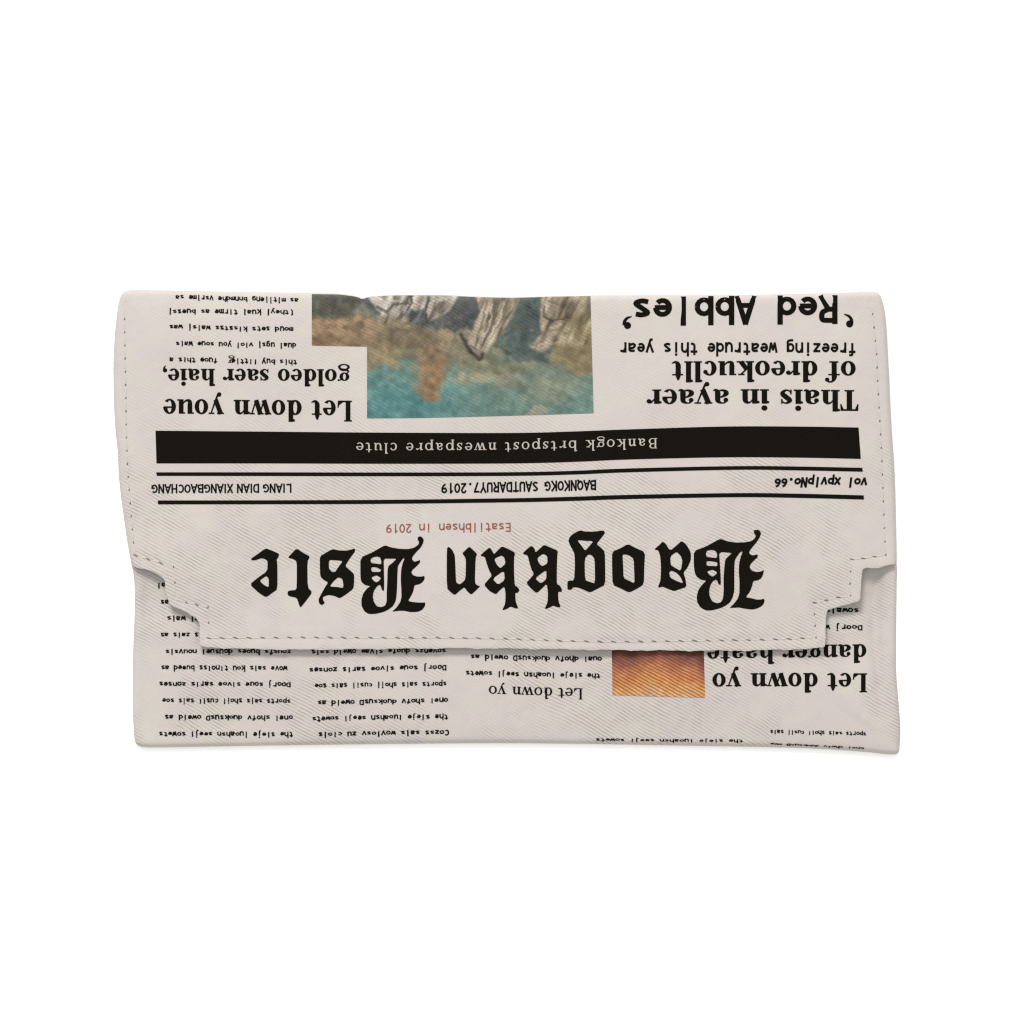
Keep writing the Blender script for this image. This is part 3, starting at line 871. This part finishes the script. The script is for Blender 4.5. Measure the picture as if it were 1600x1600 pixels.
def picture(name, patches, step, paint, host, mat, up=INK_UP):
    """Each patch is a (top edge, bottom edge) pair of polylines, filled with a fine grid."""
    PP, F, n = [], [], 0
    for top, bot in patches:
        top, bot = np.asarray(top, float), np.asarray(bot, float)
        nx = int(abs(top[-1, 0] - top[0, 0]) / step)
        ny = int((bot[:, 1].mean() - top[:, 1].mean()) / step)
        t = np.linspace(0, 1, nx + 1)

        def along(l):
            x = l[0, 0] + (l[-1, 0] - l[0, 0]) * t
            return np.stack([x, np.interp(x, l[:, 0], l[:, 1])], 1)
        a, b = along(top), along(bot)
        PP.append(np.vstack([a + (b - a) * k / ny for k in range(ny + 1)]))
        m = nx + 1
        F += [(n + r * m + c, n + r * m + c + 1, n + (r + 1) * m + c + 1, n + (r + 1) * m + c) for r in range(ny) for c in range(nx)]
        n += m * (ny + 1)
    o, PP = sheet(name, np.vstack(PP), F, host, mat, up)
    col = np.clip(paint(PP[:, 0], PP[:, 1]), 0, 255) / 255.0
    lc = np.where(col <= 0.04045, col / 12.92, ((col + .055) / 1.055) ** 2.4) / LIT
    ca = o.data.color_attributes.new('print', 'FLOAT_COLOR', 'POINT')
    ca.data.foreach_set('color', np.column_stack([lc, np.ones(len(lc))]).astype(np.float32).ravel())
    return o


def coast(x, y):
    """Pale drapery above a brown cloud and a teal sea (drawn in a 1600 x 800 frame)."""
    X, Y = (x - 470) * 3.3333, (y - 440) * 3.3333
    n1, n2 = fbm(x / 40, y / 40, 1), fbm(x / 40 + 9, y / 40, 2)
    n3 = fbm(x / 9, y / 9, 3, 4)
    n4 = fbm((x * .9 + y * .45) / 40, (y * .9 - x * .45) / 8, 5, 4)
    n5 = fbm(x / 16 + 3, y / 16, 6, 4)
    fold = fbm((X * .9 + Y * .42) / 30, (Y * .9 - X * .42) / 150 + 7, 8, 3)          # streaks along the hanging cloth
    Xw, Yw = X + (n1 - .5) * 210 + (n3 - .5) * 70, Y + (n2 - .5) * 170 + (n5 - .5) * 90 + (n3 - .5) * 50
    col = np.empty((len(x), 3))
    col[:] = (128, 132, 112)

    def lay(mask, c, op=1.0):
        col[:] = col * (1 - op * mask[:, None]) + np.asarray(c, float) * op * mask[:, None]
    sm = lambda v: np.clip(v, 0, 1) ** 2 * (3 - 2 * np.clip(v, 0, 1))
    blob = lambda cx, cy, rx, ry, soft=.5, wx=Xw, wy=Yw: sm((1 + soft - np.hypot((wx - cx) / rx, (wy - cy) / ry)) / (2 * soft) )

    def shape(poly, soft=9, wx=None, wy=None):
        Q = np.stack([X + (n1 - .5) * 26 + (n3 - .5) * 14 if wx is None else wx, Y + (n2 - .5) * 26 + (n3 - .5) * 14 if wy is None else wy], 1)
        pl = np.asarray(poly, float)
        d = dist_poly(Q, np.vstack([pl, pl[:1]]))
        return sm(.5 + np.where(inside(Q, pl), d, -d) / (2 * soft))
    # sea
    t = sm((Yw - 330) / 260)
    lay(t, (112, 138, 126))
    lay(sm((Yw - 395) / 170) * sm((1080 - Xw) / 460), (88, 142, 141))
    lay(sm((Yw - 570) / 130), (94, 136, 130), .55)
    lay(blob(520, 660, 240, 70), (72, 138, 140), .6)
    # pale streaks on the water
    lay(blob(960, 520, 190, 46), (160, 152, 122), .8)
    lay(blob(1320, 560, 120, 60), (150, 146, 116), .45)
    lay(blob(1215, 672, 70, 22), (176, 160, 136), .75)
    lay(blob(1010, 440, 210, 50), (142, 136, 104), .7)
    # brown cloud
    ground = sm((430 - Yw) / 140)
    lay(ground * sm((n5 - .42) * 5), (156, 134, 100), .5)
    lay(blob(520, 320, 330, 105, .6), (136, 118, 90))
    lay(blob(600, 300, 160, 50, .7), (112, 100, 80), .6)
    lay(blob(660, 470, 62, 120, .75), (162, 120, 82), .9)
    lay(blob(430, 420, 110, 45), (160, 140, 100), .8)
    lay(blob(700, 570, 45, 30), (172, 122, 82), .8)
    lay(blob(780, 300, 120, 70), (140, 128, 104), .8)
    lay(shape([(40, 170), (330, 170), (420, 240), (340, 350), (40, 350)], 30), (146, 118, 90))
    lay(blob(180, 250, 110, 40), (176, 140, 104), .6)
    lay(blob(330, 205, 90, 36), (190, 154, 120), .6)
    lay(blob(120, 310, 80, 26), (128, 96, 66), .6)
    # grey top left
    lay(shape([(40, 20), (320, 20), (330, 110), (250, 190), (40, 185)], 24), (84, 84, 74))
    # dark slate areas of the print
    lay(shape([(300, 60), (960, 60), (940, 240), (700, 255), (520, 215), (400, 170), (310, 110)], 20), (86, 88, 90))
    lay(blob(620, 200, 80, 40), (64, 68, 72), .6)
    lay(blob(840, 180, 90, 60), (70, 74, 82), .7)
    # pale cloth
    P1 = (188, 178, 164)
    lay(shape([(345, 70), (560, 65), (575, 130), (520, 180), (455, 215), (415, 160), (370, 110)], 10), P1, .95)
    lay(shape([(580, 65), (660, 65), (640, 140), (600, 160), (560, 130)], 9), (188, 176, 162), .95)
    lay(shape([(665, 65), (830, 68), (770, 150), (720, 195), (660, 212), (645, 150)], 9), (178, 166, 154), .95)
    lay(shape([(430, 180), (560, 190), (580, 240), (470, 250)], 16), (166, 146, 118), .8)
    # right-hand group
    lay(shape([(1140, 60), (1290, 60), (1250, 170), (1230, 300), (1300, 350), (1290, 420), (1210, 410), (1140, 420), (1010, 330), (1060, 220)], 10), (80, 96, 92))
    lay(blob(1110, 300, 70, 60), (82, 112, 112), .6)
    lay(blob(1190, 210, 40, 80), (54, 70, 74), .7)
    lay(shape([(905, 65), (1150, 65), (1100, 190), (1040, 280), (990, 330), (935, 405), (895, 370), (870, 320), (900, 240), (930, 160)], 9), (176, 160, 138))
    lay(shape([(1260, 65), (1520, 65), (1520, 330), (1400, 320), (1250, 362), (1195, 350), (1245, 270), (1240, 180)], 12), (154, 138, 114))
    lay(shape([(1390, 180), (1540, 160), (1540, 470), (1440, 500), (1290, 400), (1330, 320)], 26), (142, 126, 92))
    lay(shape([(1480, 60), (1540, 60), (1540, 210), (1500, 200)], 20), (104, 92, 70), .8)
    cloth = np.maximum.reduce([shape([(345, 60), (840, 60), (770, 150), (660, 215), (430, 215), (370, 110)], 14),
                               shape([(905, 60), (1150, 60), (1100, 190), (1040, 280), (935, 405), (870, 320), (930, 160)], 12),
                               shape([(1260, 60), (1520, 60), (1520, 330), (1195, 350), (1245, 270)], 14)])
    col += ((fold - .5) * 150 * cloth)[:, None]
    lay(cloth * sm((.38 - fold) * 8), (86, 78, 68), .7)
    lay(sm((n5 - .60) * 7) * sm((400 - Y) / 120) * (1 - cloth), (96, 88, 70), .5)
    lay(sm((.40 - n5) * 7) * sm((420 - Y) / 120) * sm((Y - 150) / 60) * (1 - cloth), (188, 160, 122), .5)
    # creases
    for pts, w, c, op in [([(395, 130), (450, 160), (480, 120), (560, 110)], 9, (70, 66, 62), .8), ([(560, 150), (580, 110), (570, 75)], 9, (52, 50, 48), .9),
                          ([(655, 210), (650, 150), (665, 80)], 7, (60, 58, 58), .8), ([(835, 275), (880, 360), (930, 405)], 13, (44, 40, 34), .95),
                          ([(935, 400), (945, 370)], 12, (50, 44, 38), .8), ([(970, 100), (950, 200), (915, 300)], 7, (116, 98, 78), .8),
                          ([(1030, 90), (1010, 190), (960, 290)], 7, (120, 104, 84), .8), ([(1085, 100), (1050, 190), (990, 300)], 6, (130, 112, 92), .7),
                          ([(885, 330), (910, 350), (915, 310)], 7, (90, 76, 60), .7), ([(1000, 120), (985, 220), (940, 320)], 6, (222, 208, 188), .7),
                          ([(1060, 110), (1040, 180), (985, 290)], 6, (220, 206, 186), .7),
                          ([(1270, 130), (1265, 180), (1310, 205), (1380, 190), (1390, 140)], 8, (74, 64, 54), .85),
                          ([(1290, 100), (1350, 120), (1420, 110)], 8, (96, 86, 72), .6), ([(1180, 120), (1210, 160)], 8, (40, 52, 56), .8),
                          ([(1240, 270), (1320, 250), (1390, 270)], 8, (122, 108, 86), .6), ([(1210, 345), (1290, 320), (1370, 310)], 9, (196, 180, 150), .7),
                          ([(1300, 240), (1360, 225)], 8, (200, 184, 156), .7), ([(420, 100), (500, 95)], 9, (226, 216, 204), .7),
                          ([(690, 100), (760, 90)], 12, (214, 204, 192), .7), ([(700, 170), (770, 120)], 8, (140, 128, 118), .6)]:
        d = dist_poly(np.stack([X + (n3 - .5) * 22, Y + (n3 - .5) * 22], 1), pts)
        lay(np.exp(-(d / (w * .8)) ** 2) * np.clip(.62 + n5 * .8, 0, 1), c, op)
    col += ((n3 - .5) * 64 + (n4 - .5) * 44 * sm((Y - 120) / 200))[:, None] * np.array([1.0, .95, .8])
    g = col.mean(1, keepdims=True)
    col = (g + (col - g) * .88) * 1.03 - 8
    return col


FOLD = [(487.3, 459.5), (530, 460), (556, 463.5), (566, 467), (573.6, 465), (580, 463.5), (620, 461.5), (690, 461.5), (740, 464), (800, 465.5), (850, 464), (922.5, 462.5)]
PIC = [(FOLD[:5], [(487.3, 539.8), (573.6, 541.5)]), (FOLD[4:], [(573.6, 653.6), (660, 653), (760, 650.5), (850, 648), (927.5, 645.5)])]
picture('coast_picture', PIC, 1.5, coast, flap, M_PIC)['label'] = 'printed picture of pale cloth over a teal sea'


def sunset(x, y):
    v = np.clip((y - 1014) / 74.0, 0, 1)
    u = np.clip((x - 956) / 145.0, 0, 1)
    n = fbm(x / 30, y / 30, 21)
    n2 = fbm(x / 8, y / 8, 22, 3)
    v = np.clip(v + (n - .5) * .35 - (u - .45) ** 2 * .5, 0, 1)
    stops = np.array([[0, 92, 48, 40], [.18, 140, 84, 70], [.38, 196, 124, 84], [.62, 222, 150, 90], [.84, 232, 172, 112], [1, 228, 180, 136]], float)
    c = np.stack([np.interp(v, stops[:, 0], stops[:, k]) for k in (1, 2, 3)], 1)
    return c + ((n2 - .5) * 46)[:, None]


picture('sunset_picture', [([(956, 1008), (1099.5, 1008)], [(957, 1086), (1030, 1088.5), (1101.5, 1090)])], 2.0, sunset, body, M_SUN)['label'] = \
    'printed orange sunset picture'

# --- flap lettering
TOPCLIP = ([p[0] for p in FLAP_TOP if p[1] < 470], [p[1] + 1.6 for p in FLAP_TOP if p[1] < 470])
text('headline_lettering', 'Let down youe', serif, .33, [(551, 626), (400, 625), (254, 623.5)], 22.5, flap)
text('headline_lettering', 'goldeo saer haie,', serif, .33, [(547, 577), (400, 576.5), (252, 576)], 18.0, flap)
text('headline_lettering', 'Thais in ayaer', serif, .33, [(1342, 609.5), (1180, 608), (1010, 608.5)], 22.5, flap)
text('headline_lettering', 'of dreokucllt', serif, .33, [(1338, 564.5), (1200, 564), (1049, 564.5)], 22.0, flap)
text('headline_lettering', 'freezing weatrude this year', mono, .25, [(1337.5, 536), (1150, 535.5), (966.5, 535.5)], 14.5, flap)
text('headline_lettering', 'Red Abbles', mono, .26, [(1309, 463), (1200, 463.5), (1100, 464.5), (985, 466.5)], 29.5, flap, clip=TOPCLIP)


# opening mark hangs its tail up-left, closing mark up-right as seen here
def mark(pts, w, ballp, r):
    P, F = union(ball(ballp[0], ballp[1], r, 14) + pen(pts, w))
    sheet('quote_mark', P, F, flap, M_INK)


mark([(1330.3, 506), (1330.5, 500), (1326.5, 494), (1319, 491)], [6, 5, 4, 1.5], (1327.5, 506), 5.6)
mark([(975.5, 508), (976, 502), (980, 497), (987, 494.5)], [6, 5, 4, 1.5], (980.5, 508.5), 5.6)

text('date_line', 'LIANG DIAN XIANGBAOCHANG', mono, .24, [(456, 756), (350, 756.5), (236, 757)], 9.6, flap, space=.5, thin='I')
text('date_line', 'BAQNKOKG SAUTDARUY7.2019', mono, .26, [(931.5, 750), (810, 753), (688.5, 755.5)], 11.0, flap, space=.9)
text('date_line', 'vol xpvlpNo.66', mono, .32, [(1355.5, 747), (1280, 746), (1210, 747.5)], 10.3, flap, slant=.12)
text('band_lettering', 'Bankogk brtspost nwespapre clute', serif, .20,
     [(1027, 684.5), (960, 686.5), (840, 690), (760, 691.8), (600, 692.3), (556, 691.5)], 11.2, flap, M_WHITE, space=.85, track=.22)
text('founding_line', 'Esatilbhsen in 2019', mono, .18, [(798.5, 817), (700, 818), (602, 819)], 9.8, flap, M_RED)
# lift the reversed lettering above the band it is printed on
for o in flap.children:
    if o.name.startswith('band_lettering'):
        for v in o.data.vertices:
            v.co.z += 0.5 * K

small = dict(font=mono, w=.27)
for s, b in [('as mitlieng bnnmdhe vsrime sa', [(466, 465.5), (370, 463.5), (274, 460.5)]),
             ('[they| kual tirme as buess|', [(459, 484.5), (360, 483.5), (262, 483)]),
             ('moud sets kisstss wais| was', [(458, 511), (360, 509.5), (264, 507)]),
             ('dual ugs| viol you soue wais', [(463, 536), (370, 535), (274, 533)]),
             ('this buy little   fuoe this a', [(464, 562), (370, 560.5), (264, 558)])]:
    text('text_line', s, mono, .29, b, 5.8, flap, clip=TOPCLIP, rough=.30)
text('text_line', 'g', serif, .3, [(367, 559), (356, 559)], 8.0, flap)

# --- body lettering
text('headline_lettering', 'Let down yo', serif, .33, [(1356, 1052), (1240, 1051.5), (1112, 1052)], 20.5, body)
text('headline_lettering', 'danger haate', serif, .33, [(1354.5, 1006.5), (1230, 1008), (1104, 1009.5)], 19.5, body)
text('headline_lettering', 'Let down yo', serif, .24, [(911, 1075.5), (840, 1074), (763, 1071.5)], 12.0, body)
for s, b in [
    ('wove sais kou tinoiss bueed as', [(449, 1041), (350, 1040), (251, 1039.5)]),
    ('Doorj soue sivoe saris zonses', [(454, 1066), (350, 1065.5), (248, 1065)]),
    ('sports sais shoii cusii sals soe', [(454, 1092), (350, 1091.5), (253, 1091)]),
    ('onel shofv duoksusD oweld as', [(457.5, 1118), (350, 1117.5), (257, 1117)]),
    ('the sieje luoahsn seejl sowets', [(458, 1144), (350, 1143.5), (248, 1143)]),
    ('zousfs buoes dousuel nouvsis', [(455, 1014.5), (350, 1014.5), (258, 1014.5)]),
    ('dous zais as', [(330, 988.5), (250, 988.5)]),
    ('oual wais', [(326, 963), (260, 962.5)]),
    ('as', [(264, 937), (250, 937)]),
    ('ai', [(259, 911), (244, 911)]),
    ('sovenzs duofe sivae oweld sals', [(697, 1013), (590, 1014), (486, 1015)]),
    ('Doorj soue sivoe saris zonses', [(697.5, 1038.5), (590, 1041), (482.5, 1043.5)]),
    ('sports sais shoii cusii sals soe', [(698, 1065), (590, 1066.5), (491, 1068)]),
    ('onel shofv duoksusD oweld as', [(700, 1090.5), (600, 1092.5), (495.5, 1094.5)]),
    ('the sieje luoahsn seejl sowets', [(700, 1116), (590, 1117.5), (487, 1119.5)]),
    ('Cozss sals wovlosv zu ciols', [(701.5, 1140.5), (600, 1142), (496.5, 1144.5)]),
    ('oual dhofv duoksusD oweld as', [(940.5, 1026), (840, 1025), (735, 1022.5)]),
    ('the sieje luoahsn seejl sowets', [(938, 1052), (830, 1050.5), (727, 1048)]),
    ('Doorj wale', [(1347.5, 977), (1262, 976)]),
    ('sowalsv', [(1342, 950), (1280, 950)]),
    ('sports sais shoii cusii sals', [(1353.5, 1144), (1280, 1142), (1203, 1140.5)]),
]:
    text('text_line', s, mono, .29, b, 5.9 if b[0][1] < 1139 or b[0][0] < 800 else 4.6, body, rough=.30)
# lines that run off the lower edge: only their feet show
text('text_line', 'the sieje luoahsn seejl sowets', mono, .27, [(1161, 1155.5), (1040, 1155), (930, 1153.5)], 3.6, body, rough=.2)
text('text_line', 'onel shofv duoksusD owe', mono, .35, [(1350, 1168), (1280, 1164.5), (1203, 1161)], 2.0, body, rough=.3)

# ------------------------------------------------------------------ stitches: a thread and the needle hole it leaves
def stitch_mesh(name, hole_len, hole_w, slant, length):
    V, F, MI = [], [], []
    for i, (x, r) in enumerate([(2.5, .3), (5, .9), (length * .5, 1.1), (length - 4, .9), (length - 1.5, .3)]):
        for k in range(5):
            a = math.pi * k / 4
            V.append((x, math.cos(a) * r, math.sin(a) * r * .75 - .35 + (0.35 if 0 < i < 4 else 0)))
    for i in range(4):
        for k in range(4):
            F.append((i * 5 + k, (i + 1) * 5 + k, (i + 1) * 5 + k + 1, i * 5 + k + 1))
            MI.append(0)
    b = len(V)
    n = 8
    c, s = math.cos(slant), math.sin(slant)
    for k in range(n):
        a = 2 * math.pi * k / n
        u, v = hole_len / 2 * math.cos(a), hole_w / 2 * math.sin(a)
        V.append((u * c - v * s, u * s + v * c, .45))
    F.append(tuple(range(b, b + n)))
    MI.append(1)
    me = bpy.data.meshes.new(name)
    me.from_pydata([(x * K, y * K, z * K) for x, y, z in V], [], F)
    me.materials.append(M_THREAD)
    me.materials.append(M_HOLE)
    me.polygons.foreach_set('material_index', np.array(MI, np.int32))
    me.polygons.foreach_set('use_smooth', np.array([m == 0 for m in MI]))
    me.update()
    return me


PITCH = 21.0
S_SIDE = [stitch_mesh('stitch', rng.uniform(3.4, 4.8), rng.uniform(2.0, 2.7), rng.uniform(-.6, .6), PITCH) for _ in range(4)]
S_LOW = [stitch_mesh('stitch', rng.uniform(8, 10.5), rng.uniform(2.0, 2.7), rng.uniform(-.34, -.18), PITCH) for _ in range(4)]


def sew(path, host, zf, sink=0.0, keep=None):
    # keep corners: walk each leg of the path on its own
    path = np.asarray(path, float)
    d = np.diff(path, axis=0)
    ang = np.degrees(np.arctan2(d[:, 1], d[:, 0]))
    cuts = [0] + [i for i in range(1, len(d)) if abs((ang[i] - ang[i - 1] + 180) % 360 - 180) > 45] + [len(path) - 1]
    for a, b in zip(cuts[:-1], cuts[1:]):
        leg = resample(path[a:b + 1], PITCH)
        for i in range(len(leg) - 1):
            p, q = leg[i], leg[i + 1]
            if keep and rng.random() > keep:
                continue
            zz = zf(np.array([p, q]))
            A, B = Vector(world_pos(p[0], p[1], zz[0] - sink)), Vector(world_pos(q[0], q[1], zz[1] - sink))
            dirv = (B - A)
            flat_run = abs(q[0] - p[0]) > abs(q[1] - p[1]) * 2
            o = bpy.data.objects.new('stitch', rng.choice(S_LOW if flat_run else S_SIDE))
            sc.collection.objects.link(o)
            o.parent = host
            o.location = A
            o.rotation_euler = (0, -math.asin(max(-1, min(1, dirv.z / dirv.length))), math.atan2(dirv.y, dirv.x))
            o.scale = (dirv.length / (PITCH * K), 1, 1)


sew(STITCH, flap, flap_z)
sew([(222, 915), (224, 990), (223, 1060), (222, 1110), (222, 1152)], body, body_z, sink=.8, keep=.6)
sew([(1388, 1150), (1387, 1090), (1384, 1040), (1383, 990), (1384, 910)], body, body_z, sink=.9, keep=.5)
